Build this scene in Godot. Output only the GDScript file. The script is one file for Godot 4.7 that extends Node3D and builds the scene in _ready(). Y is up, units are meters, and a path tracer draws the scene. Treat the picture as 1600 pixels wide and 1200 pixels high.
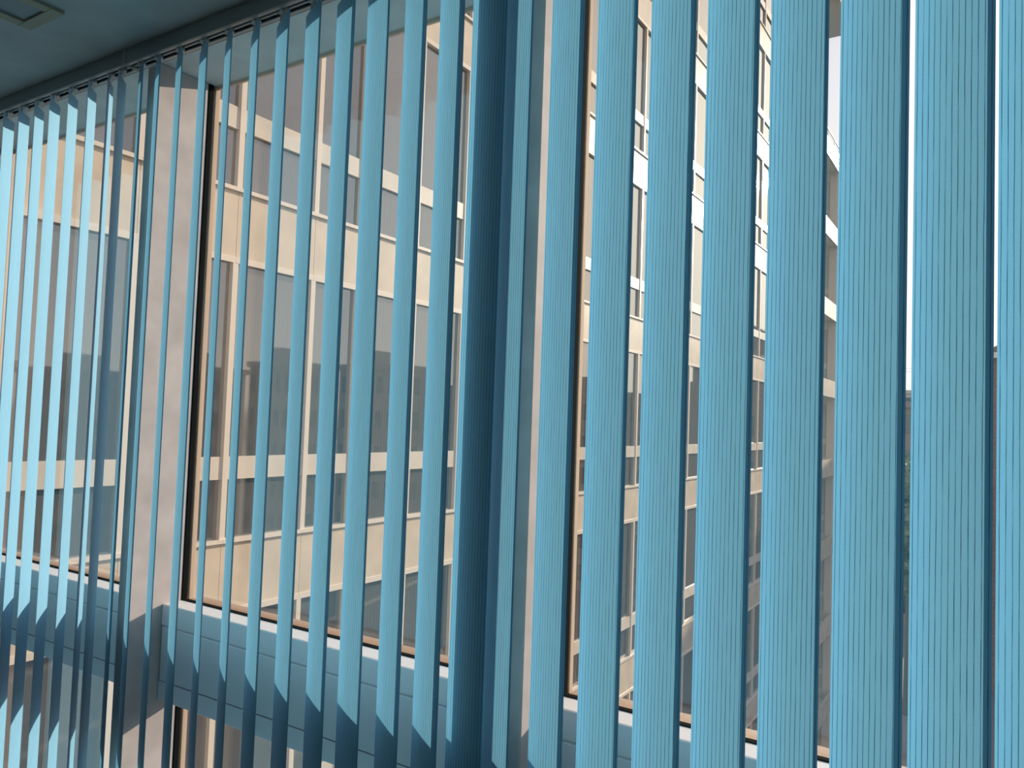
extends Node3D

# ---------------------------------------------------------------- measures
const EYE := 1.65            # camera height above the room's floor
const CEIL := 0.776          # ceiling above the eye
const BLIND := 0.947         # camera to the plane of the blinds
const GLASS := 1.130         # camera to the window glass
const FRONT := 1.000         # camera to the front of the mullion fins
const WING := 6.2            # camera to the facade of the wing across the court
const GROUND := -15.6        # street below the eye
const STEP := 1.006          # spacing of the mullion fins
const SLAT_W := 0.089

var M := {}
var used := {}
var right_axis := Vector3(0.84366971, 0.03478718, -0.53573433)
var up_axis := Vector3(-0.0048844, 0.99835452, 0.05713487)
var back_axis := Vector3(0.53684036, -0.04558621, 0.84245138)


func _ready() -> void:
	camera_and_light()
	materials()
	room()
	windows()
	wing()
	outside()
	blinds()
	ceiling_fitting()


# ---------------------------------------------------------------- camera, sky, sun
func camera_and_light() -> void:
	var cam := Camera3D.new()
	cam.name = "camera"
	add_child(cam)
	cam.transform = Transform3D(Basis(right_axis, up_axis, back_axis).orthonormalized(), Vector3(0, EYE, 0))
	cam.fov = 52.79
	cam.near = 0.02
	cam.far = 600.0
	cam.current = true

	var env := Environment.new()
	env.background_mode = Environment.BG_SKY
	var sky := Sky.new()
	var sm := ProceduralSkyMaterial.new()
	sm.sky_top_color = lin(0.44, 0.46, 0.66)
	sm.sky_horizon_color = lin(1.05, 1.0, 0.93)
	sm.sky_curve = 0.22
	sm.sky_energy_multiplier = 1.0
	sm.ground_bottom_color = lin(0.16, 0.15, 0.13)
	sm.ground_horizon_color = lin(0.5, 0.47, 0.42)
	sm.sun_angle_max = 60.0
	sm.sun_curve = 0.30
	sky.sky_material = sm
	env.sky = sky
	env.tonemap_mode = Environment.TONE_MAPPER_LINEAR
	env.tonemap_exposure = 1.0
	env.sdfgi_enabled = true
	env.ssao_enabled = true
	env.ssil_enabled = true
	var we := WorldEnvironment.new()
	we.name = "sky"
	we.environment = env
	add_child(we)

	var sun := DirectionalLight3D.new()
	sun.name = "sun"
	add_child(sun)
	var az := deg_to_rad(14.5)
	var el := deg_to_rad(17.0)
	var towards_sun := Vector3(sin(az) * cos(el), sin(el), -cos(az) * cos(el))
	sun.look_at_from_position(Vector3.ZERO, -towards_sun, Vector3.UP)
	sun.light_color = lin(1.0, 0.90, 0.74)
	sun.light_energy = 2.6
	sun.light_angular_distance = 0.6
	sun.shadow_enabled = true


# ---------------------------------------------------------------- helpers
func lin(r: float, g: float, b: float) -> Color:
	return Color(r, g, b).linear_to_srgb()


func mat(called: String, r: float, g: float, b: float, rough := 0.7, metal := 0.0) -> StandardMaterial3D:
	var m := StandardMaterial3D.new()
	m.resource_name = called
	m.albedo_color = lin(r, g, b)
	m.roughness = rough
	m.metallic = metal
	M[called] = m
	return m


func noise_texture(seed_: int, freq: float, lo: float, hi: float, size := 512) -> NoiseTexture2D:
	var n := FastNoiseLite.new()
	n.seed = seed_
	n.frequency = freq
	n.fractal_octaves = 4
	var t := NoiseTexture2D.new()
	t.width = size
	t.height = size
	t.seamless = true
	t.noise = n
	var g := Gradient.new()
	g.set_color(0, Color(lo, lo, lo))
	g.set_color(1, Color(hi, hi, hi))
	t.color_ramp = g
	return t


func grain(m: StandardMaterial3D, t: Texture2D, scale_: float) -> void:
	m.albedo_texture = t
	m.uv1_triplanar = true
	m.uv1_world_triplanar = true
	m.uv1_scale = Vector3.ONE * scale_


func numbered(called: String) -> String:
	if not used.has(called):
		used[called] = 0
		return called
	used[called] += 1
	return "%s_%03d" % [called, used[called]]


func thing(called: String, label := "", category := "", at := Vector3.ZERO, group := "", kind := "") -> Node3D:
	var o := Node3D.new()
	o.name = numbered(called)
	add_child(o)
	o.position = at
	tag(o, label, category, group, kind)
	return o


func tag(o: Node, label := "", category := "", group := "", kind := "") -> void:
	if label: o.set_meta("label", label)
	if category: o.set_meta("category", category)
	if group: o.set_meta("group", group)
	if kind: o.set_meta("kind", kind)


func put(mesh: Mesh, called: String, m: Material, parent: Node, at := Vector3.ZERO) -> MeshInstance3D:
	var o := MeshInstance3D.new()
	o.name = numbered(called) if parent == self else called
	o.mesh = mesh
	o.material_override = m
	o.position = at
	parent.add_child(o, true)
	return o


func tri(st: SurfaceTool, a: Vector3, b: Vector3, c: Vector3, mid: Vector3) -> void:
	# front faces run clockwise: the plain cross product points inwards
	if (b - a).cross(c - a).dot((a + b + c) / 3.0 - mid) > 0.0:
		var t := b
		b = c
		c = t
	st.add_vertex(a)
	st.add_vertex(b)
	st.add_vertex(c)


func add_box(st: SurfaceTool, lo: Vector3, hi: Vector3, bevel := 0.0) -> void:
	var mid := (lo + hi) / 2.0
	var h := (hi - lo) / 2.0
	var e := minf(bevel, minf(h.x, minf(h.y, h.z)) * 0.8)
	st.set_smooth_group(-1)
	for axis in 3:
		var u := (axis + 1) % 3
		var v := (axis + 2) % 3
		for s in [-1.0, 1.0]:
			var q := []
			for k in [[-1, -1], [1, -1], [1, 1], [-1, 1]]:
				var p := Vector3.ZERO
				p[axis] = s * h[axis]
				p[u] = k[0] * (h[u] - e)
				p[v] = k[1] * (h[v] - e)
				q.append(mid + p)
			tri(st, q[0], q[1], q[2], mid)
			tri(st, q[0], q[2], q[3], mid)
	if e <= 0.0:
		return
	for axis in 3:
		var u := (axis + 1) % 3
		var v := (axis + 2) % 3
		for su in [-1.0, 1.0]:
			for sv in [-1.0, 1.0]:
				var q := []
				for k in [[-1, 0], [1, 0], [1, 1], [-1, 1]]:
					var p := Vector3.ZERO
					p[axis] = k[0] * (h[axis] - e)
					p[u] = su * (h[u] - (e if k[1] else 0.0))
					p[v] = sv * (h[v] - (0.0 if k[1] else e))
					q.append(mid + p)
				tri(st, q[0], q[1], q[2], mid)
				tri(st, q[0], q[2], q[3], mid)
	for sx in [-1.0, 1.0]:
		for sy in [-1.0, 1.0]:
			for sz in [-1.0, 1.0]:
				var s := Vector3(sx, sy, sz)
				tri(st, mid + s * (h - Vector3(0, e, e)), mid + s * (h - Vector3(e, 0, e)), mid + s * (h - Vector3(e, e, 0)), mid)


func begin() -> SurfaceTool:
	var st := SurfaceTool.new()
	st.begin(Mesh.PRIMITIVE_TRIANGLES)
	return st


func done(st: SurfaceTool) -> ArrayMesh:
	st.generate_normals()
	return st.commit()


func box_mesh(size: Vector3, bevel := 0.0) -> ArrayMesh:
	var st := begin()
	add_box(st, -size / 2.0, size / 2.0, bevel)
	return done(st)


func box(called: String, lo: Vector3, hi: Vector3, m: Material, parent: Node, bevel := 0.0) -> MeshInstance3D:
	var mid := (lo + hi) / 2.0
	var o := put(box_mesh((hi - lo).abs(), bevel), called, m, parent)
	o.position = mid - (parent.position if parent is Node3D and parent != self and parent.get_parent() == self else Vector3.ZERO)
	return o


func structure(called: String, lo: Vector3, hi: Vector3, m: Material, label: String, category: String, bevel := 0.0) -> MeshInstance3D:
	var o := box(called, lo, hi, m, self, bevel)
	tag(o, label, category, "", "structure")
	return o


func V(x: float, y: float, z: float) -> Vector3:
	return Vector3(x, EYE + y, z)


# ---------------------------------------------------------------- materials
func materials() -> void:
	var plaster := mat("plaster", 0.62, 0.63, 0.61, 0.9)
	grain(plaster, noise_texture(3, 0.02, 0.92, 1.0), 0.7)
	mat("carpet", 0.10, 0.11, 0.12, 0.95)
	var paint := mat("fin_paint", 0.70, 0.59, 0.56, 0.75)
	paint.metallic_specular = 0.3
	grain(paint, noise_texture(5, 0.012, 0.86, 1.0), 1.1)
	mat("trunking", 0.68, 0.63, 0.64, 0.6)
	mat("gasket", 0.012, 0.013, 0.013, 0.95).metallic_specular = 0.1
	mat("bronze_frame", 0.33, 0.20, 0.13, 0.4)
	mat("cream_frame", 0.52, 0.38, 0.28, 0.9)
	var glass := mat("glass", 0.20, 0.24, 0.22, 0.0)
	glass.transparency = BaseMaterial3D.TRANSPARENCY_ALPHA
	glass.albedo_color.a = 0.05
	mat("rail_metal", 0.36, 0.38, 0.38, 0.38, 0.55)
	mat("rail_slot", 0.28, 0.29, 0.29, 0.6)
	mat("carrier_plastic", 0.55, 0.58, 0.58, 0.4)
	mat("lamp_frame", 0.40, 0.35, 0.24, 0.6)
	mat("lamp_panel", 0.22, 0.25, 0.26, 0.5)

	# the wing across the court
	var panel := mat("enamel_panel", 0.74, 0.60, 0.44, 0.26)
	grain(panel, noise_texture(11, 0.01, 0.90, 1.0), 0.35)
	var band := mat("enamel_band", 0.74, 0.64, 0.51, 0.27)
	grain(band, noise_texture(12, 0.01, 0.93, 1.0), 0.35)
	mat("mullion_paint", 0.76, 0.65, 0.52, 0.28)
	var solar := mat("solar_glass", 0.335, 0.315, 0.285, 0.02, 0.72)
	solar.metallic_specular = 0.6
	var core := mat("core", 0.38, 0.35, 0.31, 0.9)
	grain(core, noise_texture(14, 0.02, 0.85, 1.0), 0.2)
	mat("loggia_wall", 0.78, 0.72, 0.60, 0.8)
	mat("loggia_panel", 0.58, 0.55, 0.48, 0.25)
	mat("concrete_soffit", 0.40, 0.36, 0.31, 0.85)

	# the town
	mat("asphalt", 0.20, 0.19, 0.17, 0.9)
	mat("render_beige", 0.42, 0.37, 0.31, 0.9)
	mat("render_brown", 0.36, 0.27, 0.21, 0.9)
	mat("render_cream", 0.62, 0.56, 0.47, 0.9)
	var brick := mat("brick_wall", 0.40, 0.27, 0.21, 0.9)
	grain(brick, noise_texture(17, 0.05, 0.75, 1.0), 0.2)
	mat("render_grey", 0.32, 0.31, 0.28, 0.9)
	mat("town_glass", 0.06, 0.065, 0.07, 0.08)
	mat("roof_white", 0.85, 0.83, 0.78, 0.7)
	mat("mast_steel", 0.25, 0.24, 0.23, 0.6)
	var leaf := mat("leaf", 0.16, 0.18, 0.10, 0.8)
	leaf.backlight_enabled = true
	leaf.backlight = lin(0.08, 0.12, 0.03)
	mat("bark", 0.12, 0.09, 0.06, 0.9)

	# blind cloth: one woven blue fabric that lets light through
	var cloth := mat("cloth_blue", 1, 1, 1, 0.7)
	cloth.albedo_texture = cloth_texture(21, Color(0.185, 0.475, 0.68), 0.80)
	cloth.backlight_enabled = true
	cloth.backlight = lin(0.57, 0.57, 0.57)
	cloth.rim_enabled = true
	cloth.rim = 0.7
	cloth.rim_tint = 0.0


func cloth_texture(seed_: int, base: Color, depth := 0.62) -> ImageTexture:
	# woven cloth: fine weave, and 13 dark ribs that waver and fade along the slat
	var w := 208
	var h := 2048
	var im := Image.create(w, h, false, Image.FORMAT_RGB8)
	var n := FastNoiseLite.new()
	n.seed = seed_
	n.frequency = 1.0
	var weave := FastNoiseLite.new()
	weave.seed = seed_ + 7
	weave.frequency = 0.35
	var s := base.linear_to_srgb()
	for y in h:
		var lines := PackedFloat32Array()
		var dark := PackedFloat32Array()
		for i in 13:
			lines.append(i * 16.0 + 8.0 + 1.3 * n.get_noise_2d(i * 37.1, y * 0.006))
			dark.append(clampf(0.72 + 0.7 * n.get_noise_2d(i * 91.7 + 400.0, y * 0.012), 0.25, 1.0))
		for x in w:
			var i := x / 16
			var a := clampf(1.2 - absf(x + 0.5 - lines[i]), 0.0, 1.0) * dark[i]
			var f := (1.0 - depth * a) * (1.0 + 0.07 * weave.get_noise_2d(x * 1.5, y * 1.5))
			im.set_pixel(x, y, Color(s.r * pow(f, 1.25), s.g * f, s.b * pow(f, 0.9)))
	return ImageTexture.create_from_image(im)


# ---------------------------------------------------------------- the room
func room() -> void:
	var x0 := -3.66
	var x1 := 2.42
	var zb := 3.6
	structure("floor", Vector3(x0 - 0.2, -0.25, -GLASS - 0.08), Vector3(x1 + 0.2, 0, zb + 0.2), M.carpet, "dark carpeted office floor", "floor")
	structure("ceiling", V(x0 - 0.2, CEIL, -GLASS - 0.025), V(x1 + 0.2, CEIL + 0.3, zb + 0.2), M.plaster, "plain shaded plaster ceiling above the blinds", "ceiling")
	structure("wall_left", Vector3(x0 - 0.2, 0, -GLASS - 0.08), V(x0, CEIL, zb), M.plaster, "plain side wall at the far end of the office", "wall")
	structure("wall_right", Vector3(x1, 0, -GLASS - 0.08), V(x1 + 0.2, CEIL, zb), M.plaster, "plain side wall at the near end of the office", "wall")
	structure("wall_back", Vector3(x0 - 0.2, 0, zb), V(x1 + 0.2, CEIL, zb + 0.2), M.plaster, "plain back wall of the office opposite the windows", "wall")
	structure("wall_front", Vector3(x0, 0, -GLASS - 0.05), V(x1, -1.24, -GLASS + 0.09), M.trunking, "low apron wall under the office windows", "wall")
	structure("wall_front_001", V(x0 - 0.2, CEIL + 0.09, -GLASS - 0.12), V(x1 + 0.2, CEIL + 1.0, -GLASS - 0.03), M.enamel_panel, "spandrel wall above the office windows", "wall")


func windows() -> void:
	# mullion fins; each fin's face towards the sun lies at x = f
	var bays := ["", "", "far", "middle", "near", "", ""]  # by fin, one further on
	var n := 0
	for k in 7:
		var f := -0.601 + STEP * (k - 3)
		var names := {2: "slim painted mullion fin between the far window and the middle window", 3: "slim painted mullion fin between the middle window and the near window", 1: "painted mullion fin beyond the far window", 4: "painted mullion fin on the other side of the near window"}
		var fin := box("trim_%d" % (k + 1), V(f - 0.042, -1.24, -GLASS), V(f, CEIL, -FRONT), M.fin_paint, self, 0.0025)
		tag(fin, names.get(k, {0: "painted mullion fin against the far side wall", 5: "painted mullion fin two windows past the near window", 6: "painted mullion fin against the near side wall"}.get(k)), "mullion", "", "structure")
		var cap := box("trim_%d" % (k + 8), V(f - 0.040, -1.24, -GLASS - 0.03), V(f - 0.0205, CEIL, -GLASS - 0.0005), M.bronze_frame, self)
		tag(cap, "outer cap strip behind the " + String(fin.get_meta("label")), "mullion", "", "structure")
		if k == 6:
			break
		n += 1
		var a := f                      # bay runs from this fin to the next one
		var b := f + STEP - 0.042
		var which: String = bays[k + 1] if k + 1 < 7 else ""
		var where: String = ("the %s window" % which) if which else ["the bay beyond the far window", "", "", "", "the bay next to the near window", "the last bay at the near end"][n - 1]
		var w := thing("window_%d" % n, "clear glazing of %s with black gaskets and bronze sill" % where, "window", V(a, 0, -GLASS), "", "structure")
		# upper pane and its frame
		for part in [["upper_pane", -0.447, CEIL], ["lower_pane", -1.24, -0.656]]:
			var y0: float = part[1]
			var y1: float = part[2]
			var p := box(part[0], V(a - 0.001, y0 - 0.001, -GLASS - 0.018), V(b + 0.001, y1 - 0.001, -GLASS - 0.013), M.glass, w)
			p.set_meta("label", "clear window glass")
			# black gasket standing against the fins
			box("gasket", V(a - 0.004, y0, -GLASS - 0.013), V(a + 0.0012, y1, -GLASS), M.gasket, w, 0.001)
			box("gasket", V(b - 0.0012, y0, -GLASS - 0.013), V(b + 0.004, y1, -GLASS), M.gasket, w, 0.0005)
			# outer frame: sunlit jamb, bronze outer sill, cream head rail
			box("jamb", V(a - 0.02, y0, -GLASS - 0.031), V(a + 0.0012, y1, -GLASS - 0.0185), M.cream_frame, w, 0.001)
			box("outer_sill", V(a + 0.0014, y0 - 0.018, -GLASS - 0.058), V(b - 0.0014, y0, -GLASS - 0.0185), M.bronze_frame, w, 0.001)
			box("sill_gasket", V(a + 0.0014, y0 - 0.003, -GLASS - 0.013), V(b - 0.0014, y0 + 0.0035, -GLASS - 0.001), M.gasket, w)
			box("head_rail", V(a + 0.0014, y1 - 0.009, -GLASS - 0.024), V(b - 0.0014, y1, -GLASS - 0.0185), M.cream_frame, w, 0.001)
		box("spandrel_strip", V(a, -0.653, -GLASS - 0.03), V(b, -0.468, -GLASS - 0.0005), M.trunking, w)
		# the boxed transom between the two panes: a trunking with a clip-on lid
		var zf := -1.08
		var t := thing("transom_trunking", "pale boxed transom trunking with a clip-on lid across %s" % where, "trunking", V(a, -0.657, zf))
		box("body", V(a + 0.001, -0.657, -GLASS + 0.0005), V(b - 0.001, -0.445, zf - 0.004), M.trunking, t)
		box("ledge_edge", V(a + 0.001, -0.4915, zf - 0.0045), V(b - 0.001, -0.4452, zf), M.trunking, t, 0.0015)
		box("lid", V(a + 0.005, -0.6125, zf - 0.0042), V(b - 0.005, -0.4945, zf + 0.0005), M.trunking, t, 0.001)
		box("bottom_edge", V(a + 0.001, -0.6568, zf - 0.0045), V(b - 0.001, -0.6155, zf), M.trunking, t, 0.0015)


# ---------------------------------------------------------------- the wing across the court
func on_screen(p: Vector3) -> Vector3:
	# picture position of a point, for choosing which pieces of the facade are large enough to be parts
	var v := p - Vector3(0, EYE, 0)
	var d := -v.dot(back_axis)
	if d < 0.1:
		return Vector3(-1e6, 0, 0)
	return Vector3(800.0 + 1209.0 * v.dot(right_axis) / d, 600.0 - 1209.0 * v.dot(up_axis) / d, d)


func wing() -> void:
	var w := thing("office_wing", "cream office wing with ribbon windows and enamel spandrel panels across the court", "building", Vector3(-WING, EYE + GROUND, 0))
	var mul := [0.28, 0.441, 0.6035, 0.765, 0.924]
	for k in 27:
		mul.append(1.033 + 0.1615 * k)
	var z_start := 0.195
	var z_end: float = mul[-1]
	var edges := [z_start] + mul
	var roof := 2.92 * WING
	var x := -WING
	box("building_core", V(x - 9.0, GROUND, -z_end * WING), V(x - 0.052, roof, -z_start * WING), M.core, w)
	# pieces by kind: [lo, hi]
	var pieces := {"window_pane": [], "vent_pane": [], "spandrel_panel": [], "transom_panel": [], "window_sill": [], "lintel_strip": [], "mullion_post": []}
	for k in range(-5, 6):
		var b: float = 0.539 * k
		for j in edges.size() - 1:
			var za: float = -edges[j + 1] * WING
			var zb: float = -edges[j] * WING
			if k < 5:
				pieces.spandrel_panel.append([V(x - 0.05, (b + 0.2265) * WING, za + 0.002), V(x, (b + 0.338) * WING, zb - 0.002)])
				pieces.lintel_strip.append([V(x - 0.05, (b + 0.2255) * WING, za + 0.001), V(x + 0.012, (b + 0.235) * WING, zb - 0.001)])
				pieces.window_sill.append([V(x - 0.05, (b + 0.336) * WING, za + 0.001), V(x + 0.03, (b + 0.342) * WING, zb - 0.001)])
			if k > -5:
				var c := b
				pieces.transom_panel.append([V(x - 0.05, (c - 0.1065) * WING, za + 0.031), V(x, (c - 0.072) * WING, zb - 0.031)])
				pieces.window_pane.append([V(x - 0.052, (c - 0.072) * WING, za + 0.02), V(x - 0.04, (c + 0.2265) * WING, zb - 0.02)])
				pieces.vent_pane.append([V(x - 0.052, (c - 0.197) * WING, za + 0.02), V(x - 0.04, (c - 0.1065) * WING, zb - 0.02)])
		for m in mul:
			if k > -5:
				pieces.mullion_post.append([V(x - 0.05, (b - 0.197) * WING, -m * WING - 0.03), V(x + 0.01, (b + 0.2265) * WING, -m * WING + 0.03)])
	var look := {"window_pane": M.solar_glass, "vent_pane": M.solar_glass, "spandrel_panel": M.enamel_panel, "transom_panel": M.enamel_band, "window_sill": M.mullion_paint, "lintel_strip": M.mullion_paint, "mullion_post": M.mullion_paint}
	for kind in pieces:
		var ranked := []
		for p in pieces[kind]:
			var mid: Vector3 = (p[0] + p[1]) / 2.0
			var s := on_screen(mid)
			var size: Vector3 = p[1] - p[0]
			var px := 1209.0 * size.z * absf(mid.x) / (s.z * mid.distance_to(Vector3(0, EYE, 0)))
			var seen := s.x > -150 and s.x < 1330 and s.y > -250 and s.y < 1450
			ranked.append([(1e3 if seen and px > (1.5 if kind == "mullion_post" else 8.0) else 0.0) + minf(px, 900.0), p])
		ranked.sort_custom(func(p, q): return p[0] > q[0])
		var rest := begin()
		var n_rest := 0
		var shared := {}
		for i in ranked.size():
			var lo: Vector3 = ranked[i][1][0]
			var hi: Vector3 = ranked[i][1][1]
			if i < 280 and ranked[i][0] > 1e3:
				var key := str(((hi - lo) * 1000.0).round())
				if not shared.has(key):
					shared[key] = box_mesh(hi - lo, 0.0)
				put(shared[key], kind, look[kind], w, (lo + hi) / 2.0 - w.position)
			else:
				add_box(rest, lo - w.position, hi - w.position)
				n_rest += 1
		if n_rest:
			put(done(rest), "far_" + kind, look[kind], w).set_meta("kind", "stuff")
	# open loggias in the end bays
	var z1 := -5.87 * WING
	var z0 := -z_end * WING
	var xi := x - 1.7
	var lo_y := GROUND
	var hi_y := 1.959 * WING
	box("loggia_back", V(xi - 7.0, lo_y, z1 - 0.3), V(xi, hi_y - 0.1, z0), M.loggia_wall, w)
	box("loggia_end_wall", V(xi, lo_y, z1 - 0.3), V(x - 0.42, hi_y - 0.1, z1), M.loggia_wall, w)
	box("corner_column", V(x - 0.42, lo_y, z1 - 0.3), V(x - 0.12, hi_y - 0.1, z1 + 0.12), M.mullion_paint, w)
	box("corner_fin", V(x - 0.12, lo_y, z1 - 0.3), V(x + 0.02, hi_y, z1 + 0.02), M.mullion_paint, w)
	for k in range(-5, 4):
		var b: float = 0.539 * k
		box("loggia_parapet", V(x - 0.12, (b + 0.2265) * WING, z1 + 0.02), V(x, (b + 0.342) * WING, z0), M.enamel_panel, w)
		box("loggia_slab", V(xi, (b + 0.245) * WING, z1), V(x - 0.12, (b + 0.275) * WING, z0), M.loggia_wall, w)
		if k > -5:
			box("loggia_door_panel", V(x - 1.35, (b - 0.06) * WING, z1), V(x - 0.46, (b + 0.18) * WING, z1 + 0.03), M.loggia_panel, w)
			box("loggia_door_panel", V(x - 1.35, (b - 0.19) * WING, z1), V(x - 0.46, (b - 0.10) * WING, z1 + 0.03), M.loggia_panel, w)
	# terrace on top of the loggias, its rail, and the roof slab
	box("terrace_rail", V(x - 0.06, hi_y + 0.36, z1), V(x - 0.02, hi_y + 0.40, z0), M.mast_steel, w)
	for i in 4:
		var zz := lerpf(z0 - 0.1, z1 + 0.1, i / 3.0)
		box("rail_post", V(x - 0.055, hi_y, zz - 0.02), V(x - 0.025, hi_y + 0.37, zz + 0.02), M.mast_steel, w)
	box("roof_slab", V(x - 9.2, roof, -37.1), V(x + 0.26, roof + 0.5, -z_start * WING), M.concrete_soffit, w)
	box("roof_fascia", V(x + 0.26, roof - 0.02, -37.1), V(x + 0.30, roof + 0.6, -z_start * WING), M.enamel_panel, w)


# ---------------------------------------------------------------- the town
func block(called: String, label: String, at: Vector3, size: Vector3, turn: float, m: Material, cols: int, rows: int, roof_bits := true) -> Node3D:
	var o := thing(called, label, "building", at)
	o.rotation.y = turn
	put(box_mesh(size), "walls", m, o, Vector3(0, size.y / 2.0, 0))
	put(box_mesh(Vector3(size.x + 0.5, 0.5, size.z + 0.5)), "roof_parapet", m, o, Vector3(0, size.y + 0.25, 0))
	if roof_bits:
		put(box_mesh(Vector3(size.x * 0.22, 1.6, size.z * 0.4)), "stair_house", M.render_grey, o, Vector3(size.x * 0.2, size.y + 1.2, 0))
	var wm := box_mesh(Vector3(size.x / cols * 0.5, size.y / rows * 0.5, 0.12))
	for c in cols:
		for r in rows:
			var p := Vector3((c + 0.5) / cols * size.x - size.x / 2.0, (r + 0.55) / rows * size.y, size.z / 2.0)
			put(wm, "window", M.town_glass, o, p)
	var sm := box_mesh(Vector3(0.12, size.y / rows * 0.5, size.z / 3.0 * 0.5))
	for c in 3:
		for r in rows:
			put(sm, "window", M.town_glass, o, Vector3(-size.x / 2.0, (r + 0.55) / rows * size.y, (c - 1) * size.z / 3.0))
	return o


func outside() -> void:
	var y := EYE + GROUND
	structure("ground", Vector3(-260, y - 0.5, -420), Vector3(320, y, 40), M.asphalt, "grey street level far below the windows", "ground")
	# seen between the near slats
	var g := -GROUND
	block("apartment_block", "cream apartment block beyond the end of the wing", Vector3(-12, y, -135), Vector3(26, g + 5.9, 12), 0.0, M.render_cream, 7, 7)
	block("brown_house", "brown rendered house in front of the cream apartment block", Vector3(-6.6, y, -76), Vector3(7, g + 2.1, 9), 0.0, M.render_brown, 3, 6, false)
	var t := thing("brick_building", "brown brick building with a pitched roof and white gutter", "building", Vector3(3.2, y, -62))
	var bh := g + 4.8
	put(box_mesh(Vector3(8.0, bh, 12)), "brick_walls", M.brick_wall, t, Vector3(0, bh / 2.0, 0))
	put(box_mesh(Vector3(8.6, 0.35, 12.6)), "gutter", M.roof_white, t, Vector3(0, bh + 0.17, 0))
	var st := begin()
	var top := bh + 2.8
	var lo := bh + 0.35
	var c := [Vector3(-4.3, lo, -6.3), Vector3(4.3, lo, -6.3), Vector3(4.3, lo, 6.3), Vector3(-4.3, lo, 6.3), Vector3(0, top, -6.3), Vector3(0, top, 6.3)]
	var mid := Vector3(0, lo + 0.6, 0)
	st.set_smooth_group(-1)
	for f in [[0, 1, 2], [0, 2, 3], [0, 1, 4], [3, 2, 5], [0, 3, 5], [0, 5, 4], [1, 2, 5], [1, 5, 4]]:
		tri(st, c[f[0]], c[f[1]], c[f[2]], mid)
	put(done(st), "pitched_roof", M.brick_wall, t)
	var wm := box_mesh(Vector3(1.1, 1.5, 0.12))
	for i in 2:
		for r in 5:
			put(wm, "window", M.town_glass, t, Vector3(-0.2 + 2.6 * i, 2.5 + 3.3 * r, 6.0))
	tree(Vector3(-4.4, y, -49), 14.6, 31)
	tree(Vector3(-6.6, y, -58), 14.9, 32)

	# the street front that the glass of the wing mirrors
	# [bearing from, bearing to, height over the eye, material, label]
	var rows := [
		[8.0, 13.0, 3.4, "render_brown", "brown apartment house at the near end of the mirrored street"],
		[13.0, 21.0, 2.3, "render_beige", "low beige house beside the brown apartment house of the mirrored street"],
		[21.0, 30.0, 2.6, "render_grey", "long grey flat-roofed office in the mirrored street"],
		[30.0, 38.0, 4.3, "render_brown", "tall brown apartment house under the mast in the mirrored street"],
		[38.0, 45.0, 4.2, "render_beige", "beige flats next to the house with the mast in the mirrored street"],
		[45.0, 52.0, 3.4, "render_grey", "grey flats with a stair house in the mirrored street"],
		[52.0, 61.0, 2.6, "render_brown", "broad brown warehouse in the mirrored street"],
		[61.0, 74.0, 3.2, "render_beige", "wide beige block at the far end of the mirrored street"],
	]
	for r in rows:
		var a0 := deg_to_rad(r[0])
		var a1 := deg_to_rad(r[1])
		var p0 := Vector3(sin(a0) * 70.0 + 0.3, y, -cos(a0) * 70.0)
		var p1 := Vector3(sin(a1) * 70.0 - 0.3, y, -cos(a1) * 70.0)
		var size := Vector3(p1.x - p0.x, g + r[2], maxf(p1.z - p0.z, 4.0))
		block("street_block", r[4], (p0 + p1) / 2.0, size, 0.0, M[r[3]], 5, 6)
	var a := deg_to_rad(35.5)
	var base := Vector3(sin(a) * 69.5, y + g + 4.81, -cos(a) * 69.5)
	var mast := thing("radio_mast", "thin radio mast on the roof of the brown apartment house", "mast", base)
	put(box_mesh(Vector3(0.16, 4.2, 0.16)), "pole", M.mast_steel, mast, Vector3(0, 2.1, 0))
	for i in 3:
		put(box_mesh(Vector3(0.9 - 0.2 * i, 0.35, 0.2)), "antenna", M.mast_steel, mast, Vector3(0, 2.4 + 0.75 * i, 0))
	# cables over the street
	for i in 2:
		var cb := box("overhead_cable", V(-30, 4.25 + 0.22 * i, -60.02), V(-0.85, 4.27 + 0.22 * i, -60.0), M.mast_steel, self)
		tag(cb, ["lower overhead cable strung across the street", "upper overhead cable strung across the street"][i], "cable")


func tree(at: Vector3, high: float, seed_: int) -> void:
	var o := thing("street_tree", "dark green street tree with a %s crown below the window level" % ("broad" if seed_ == 31 else "taller"), "tree", at)
	var st := begin()
	var trunk := CylinderMesh.new()
	trunk.top_radius = 0.16
	trunk.bottom_radius = 0.32
	trunk.height = high * 0.55
	trunk.radial_segments = 10
	put(trunk, "trunk", M.bark, o, Vector3(0, high * 0.275, 0))
	var rng := RandomNumberGenerator.new()
	rng.seed = seed_
	for i in 2600:
		var dir := Vector3(rng.randfn(), rng.randfn(), rng.randfn()).normalized()
		var c := Vector3(0, high * 0.68, 0) + dir * Vector3(2.6, high * 0.31, 2.6) * pow(rng.randf(), 0.25) * (0.8 + 0.2 * sin(dir.x * 5.0 + dir.y * 7.0))
		var u := Vector3(rng.randfn(), rng.randfn(), rng.randfn()).normalized() * 0.22
		var v := u.cross(dir).normalized() * 0.14
		st.add_vertex(c - u)
		st.add_vertex(c + v)
		st.add_vertex(c + u)
		st.add_vertex(c - u)
		st.add_vertex(c + u)
		st.add_vertex(c - v)
	var crown := put(done(st), "foliage", M.leaf, o)
	crown.set_meta("kind", "stuff")


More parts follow.
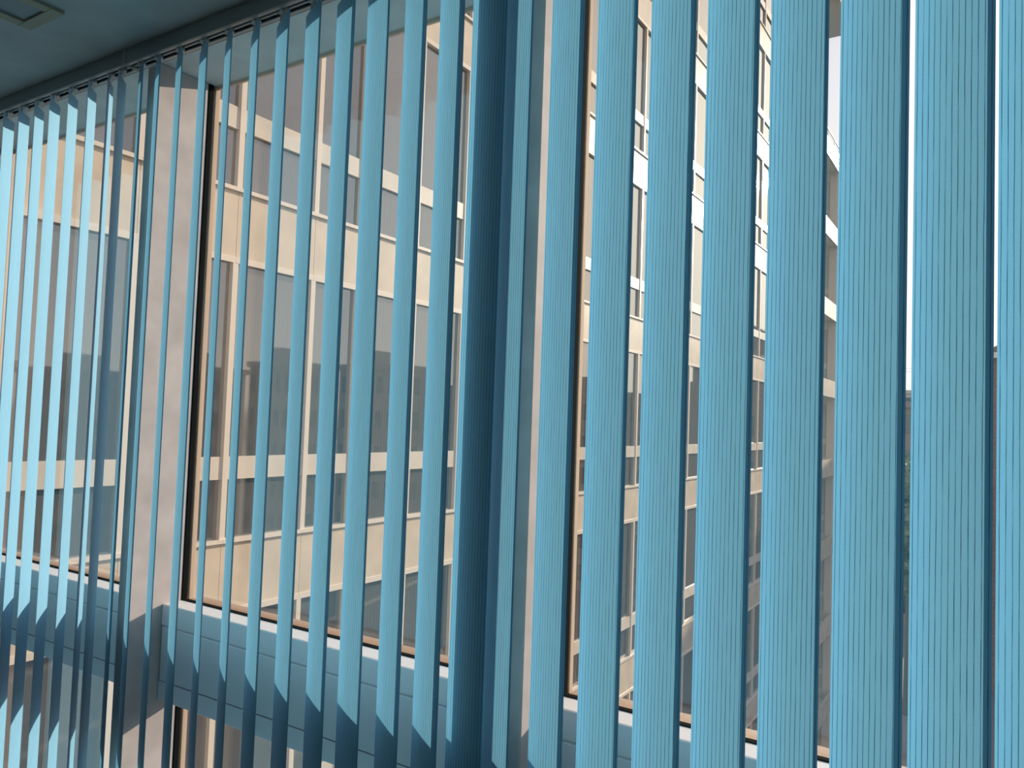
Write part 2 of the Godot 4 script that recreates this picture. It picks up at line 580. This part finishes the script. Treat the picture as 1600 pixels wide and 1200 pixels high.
# ---------------------------------------------------------------- blinds
func slat_mesh(y0: float, y1: float) -> ArrayMesh:
	# a slightly bowed strip of cloth
	var st := begin()
	var n := 8
	st.set_smooth_group(0)
	for i in n:
		var q := []
		for k in [[i, 0], [i + 1, 0], [i + 1, 1], [i, 1]]:
			var u: float = float(k[0]) / n
			var bow := 0.0016 * (1.0 - pow(2.0 * u - 1.0, 2.0))
			q.append([Vector3((u - 0.5) * SLAT_W, y1 if k[1] else y0, bow), Vector2(u, 0.0 if k[1] else 1.0)])
		for j in [0, 2, 1, 0, 3, 2]:
			st.set_uv(q[j][1])
			st.add_vertex(q[j][0])
	st.generate_normals()
	st.set_material(M.cloth_blue)
	return st.commit()


func head_rail(called_for: String, xa: float, xb: float) -> void:
	var zf := -0.927
	var zk := -0.967
	var y1 := CEIL
	var y0 := 0.743
	var o := thing("head_rail", "grey metal head rail of the blind over %s" % called_for, "blind rail", V(xa, y0, zf))
	var e := 0.0008
	box("channel_top", V(xa, y1 - 0.004, zk), V(xb, y1, zf), M.rail_metal, o, e)
	box("channel_side", V(xa, y0, zf - 0.003), V(xb, y1 - 0.004, zf), M.rail_metal, o, e)
	box("channel_side", V(xa, y0, zk), V(xb, y1 - 0.004, zk + 0.003), M.rail_metal, o, e)
	box("channel_lip", V(xa, y0, zf - 0.011), V(xb, y0 + 0.003, zf - 0.003), M.rail_metal, o, e)
	box("channel_lip", V(xa, y0, zk + 0.003), V(xb, y0 + 0.003, zk + 0.011), M.rail_metal, o, e)
	box("slot_lining", V(xa, y0 + 0.008, zk + 0.004), V(xb, y0 + 0.02, zf - 0.004), M.rail_slot, o)
	box("tilt_rod", V(xa, y0 + 0.003, zf - 0.024), V(xb, y0 + 0.008, zf - 0.019), M.rail_metal, o, e)
	box("end_cap", V(xa - 0.003, y0 - 0.001, zk - 0.001), V(xa, y1, zf + 0.001), M.carrier_plastic, o, e)
	box("end_cap", V(xb, y0 - 0.001, zk - 0.001), V(xb + 0.003, y1, zf + 0.001), M.carrier_plastic, o, e)


const ORD := ["first", "second", "third", "fourth", "fifth", "sixth", "seventh", "eighth", "ninth", "tenth", "eleventh", "twelfth", "thirteenth", "fourteenth"]


func blinds() -> void:
	head_rail("the far window", -2.622, -1.628)
	head_rail("the middle window", -1.618, -0.641)
	head_rail("the near window", -0.634, 0.375)
	head_rail("the bay beyond the far window", -3.600, -2.632)
	head_rail("the bay next to the near window", 0.385, 1.382)
	# [place along the wall, tilt in degrees]
	var far := [[-2.0902, 40.7], [-2.0157, 39.2], [-1.9415, 40.8], [-1.8600, 40.3], [-1.7788, 40.3], [-1.7042, 37.1], [-1.6586, 40.9]]
	for k in 5:
		far.push_front([-2.0902 - 0.078 * (k + 1), 40.0])
	var middle := [[-1.5874, 25.3], [-1.5256, 25.6], [-1.4510, 25.5], [-1.3707, 24.8], [-1.2926, 28.1], [-1.2133, 28.5], [-1.1359, 25.4], [-1.0553, 24.9], [-0.9742, 23.9], [-0.8975, 22.4], [-0.8145, 25.9], [-0.7397, 26.5], [-0.6668, 18.7]]
	var near := [[-0.6126, 30.3], [-0.5300, 29.3], [-0.4521, 26.9], [-0.3710, 27.3], [-0.2916, 27.3], [-0.2110, 30.0], [-0.1283, 28.3], [-0.0485, 28.1], [0.0326, 28.0], [0.1130, 28.0], [0.1930, 28.0], [0.2730, 28.0], [0.3480, 28.0]]
	far.reverse()
	var beyond := []
	var beside := []
	for k in 12:
		beyond.append([-2.672 - 0.0785 * k, 40.0])
		beside.append([0.432 + 0.0805 * k, 28.0])
	var top := 0.732
	var bottom := -1.30
	var cloth := slat_mesh(bottom - top, 0.0)
	var plain := true
	var proto: Node3D
	for set_ in [[far, "far", "before the far window, counting from the middle window"], [middle, "middle", "before the middle window, counting from the far window"], [near, "near", "before the near window, counting from the middle window"], [beyond, "next bay beyond the far", "in the bay beyond the far window, counting from it"], [beside, "next bay beside the near", "in the bay beside the near window, counting from it"]]:
		for i in set_[0].size():
			var s: Array = set_[0][i]
			var o: Node3D
			if plain:
				o = thing("blind_slat")
				plain = false
				proto = o
				var f := MeshInstance3D.new()
				f.name = "fabric"
				f.mesh = cloth
				o.add_child(f)
				put(box_mesh(Vector3(0.030, 0.016, 0.003), 0.0006), "hanger_clip", M.carrier_plastic, o, Vector3(0, 0.004, 0.0008))
				put(box_mesh(Vector3(0.007, 0.014, 0.004), 0.0006), "hook_stem", M.carrier_plastic, o, Vector3(0, 0.013, 0.0008))
				put(box_mesh(Vector3(0.020, 0.008, 0.016), 0.001), "carrier", M.carrier_plastic, o, Vector3(0, 0.0125, 0.0))
				put(box_mesh(Vector3(SLAT_W - 0.004, 0.035, 0.003), 0.0006), "bottom_weight", M.carrier_plastic, o, Vector3(0, bottom - top + 0.02, 0.0016))
			else:
				o = proto.duplicate()
				o.name = numbered("blind_slat")
				add_child(o)
			o.position = V(s[0], top, -BLIND)
			o.rotation.y = -deg_to_rad(s[1])
			tag(o, "%s ribbed blue blind slat %s" % [ORD[i], set_[2]], "blind slat", "vertical slats of the blind before the %s window" % set_[1])


# ---------------------------------------------------------------- ceiling fitting
func ceiling_fitting() -> void:
	var x0 := -1.706
	var z0 := -0.775
	var s := 0.132
	var o := thing("ceiling_light", "small square ceiling light, switched off, with a cream frame", "light", V(x0 + s / 2, CEIL, z0 + s / 2))
	var f := 0.026
	var y0 := CEIL - 0.007
	box("frame_side", V(x0, y0, z0), V(x0 + s, CEIL, z0 + f), M.lamp_frame, o, 0.001)
	box("frame_side", V(x0, y0, z0 + s - f), V(x0 + s, CEIL, z0 + s), M.lamp_frame, o, 0.001)
	box("frame_side", V(x0, y0, z0 + f), V(x0 + f, CEIL, z0 + s - f), M.lamp_frame, o, 0.001)
	box("frame_side", V(x0 + s - f, y0, z0 + f), V(x0 + s, CEIL, z0 + s - f), M.lamp_frame, o, 0.001)
	box("diffuser", V(x0 + f, CEIL - 0.003, z0 + f), V(x0 + s - f, CEIL, z0 + s - f), M.lamp_panel, o)
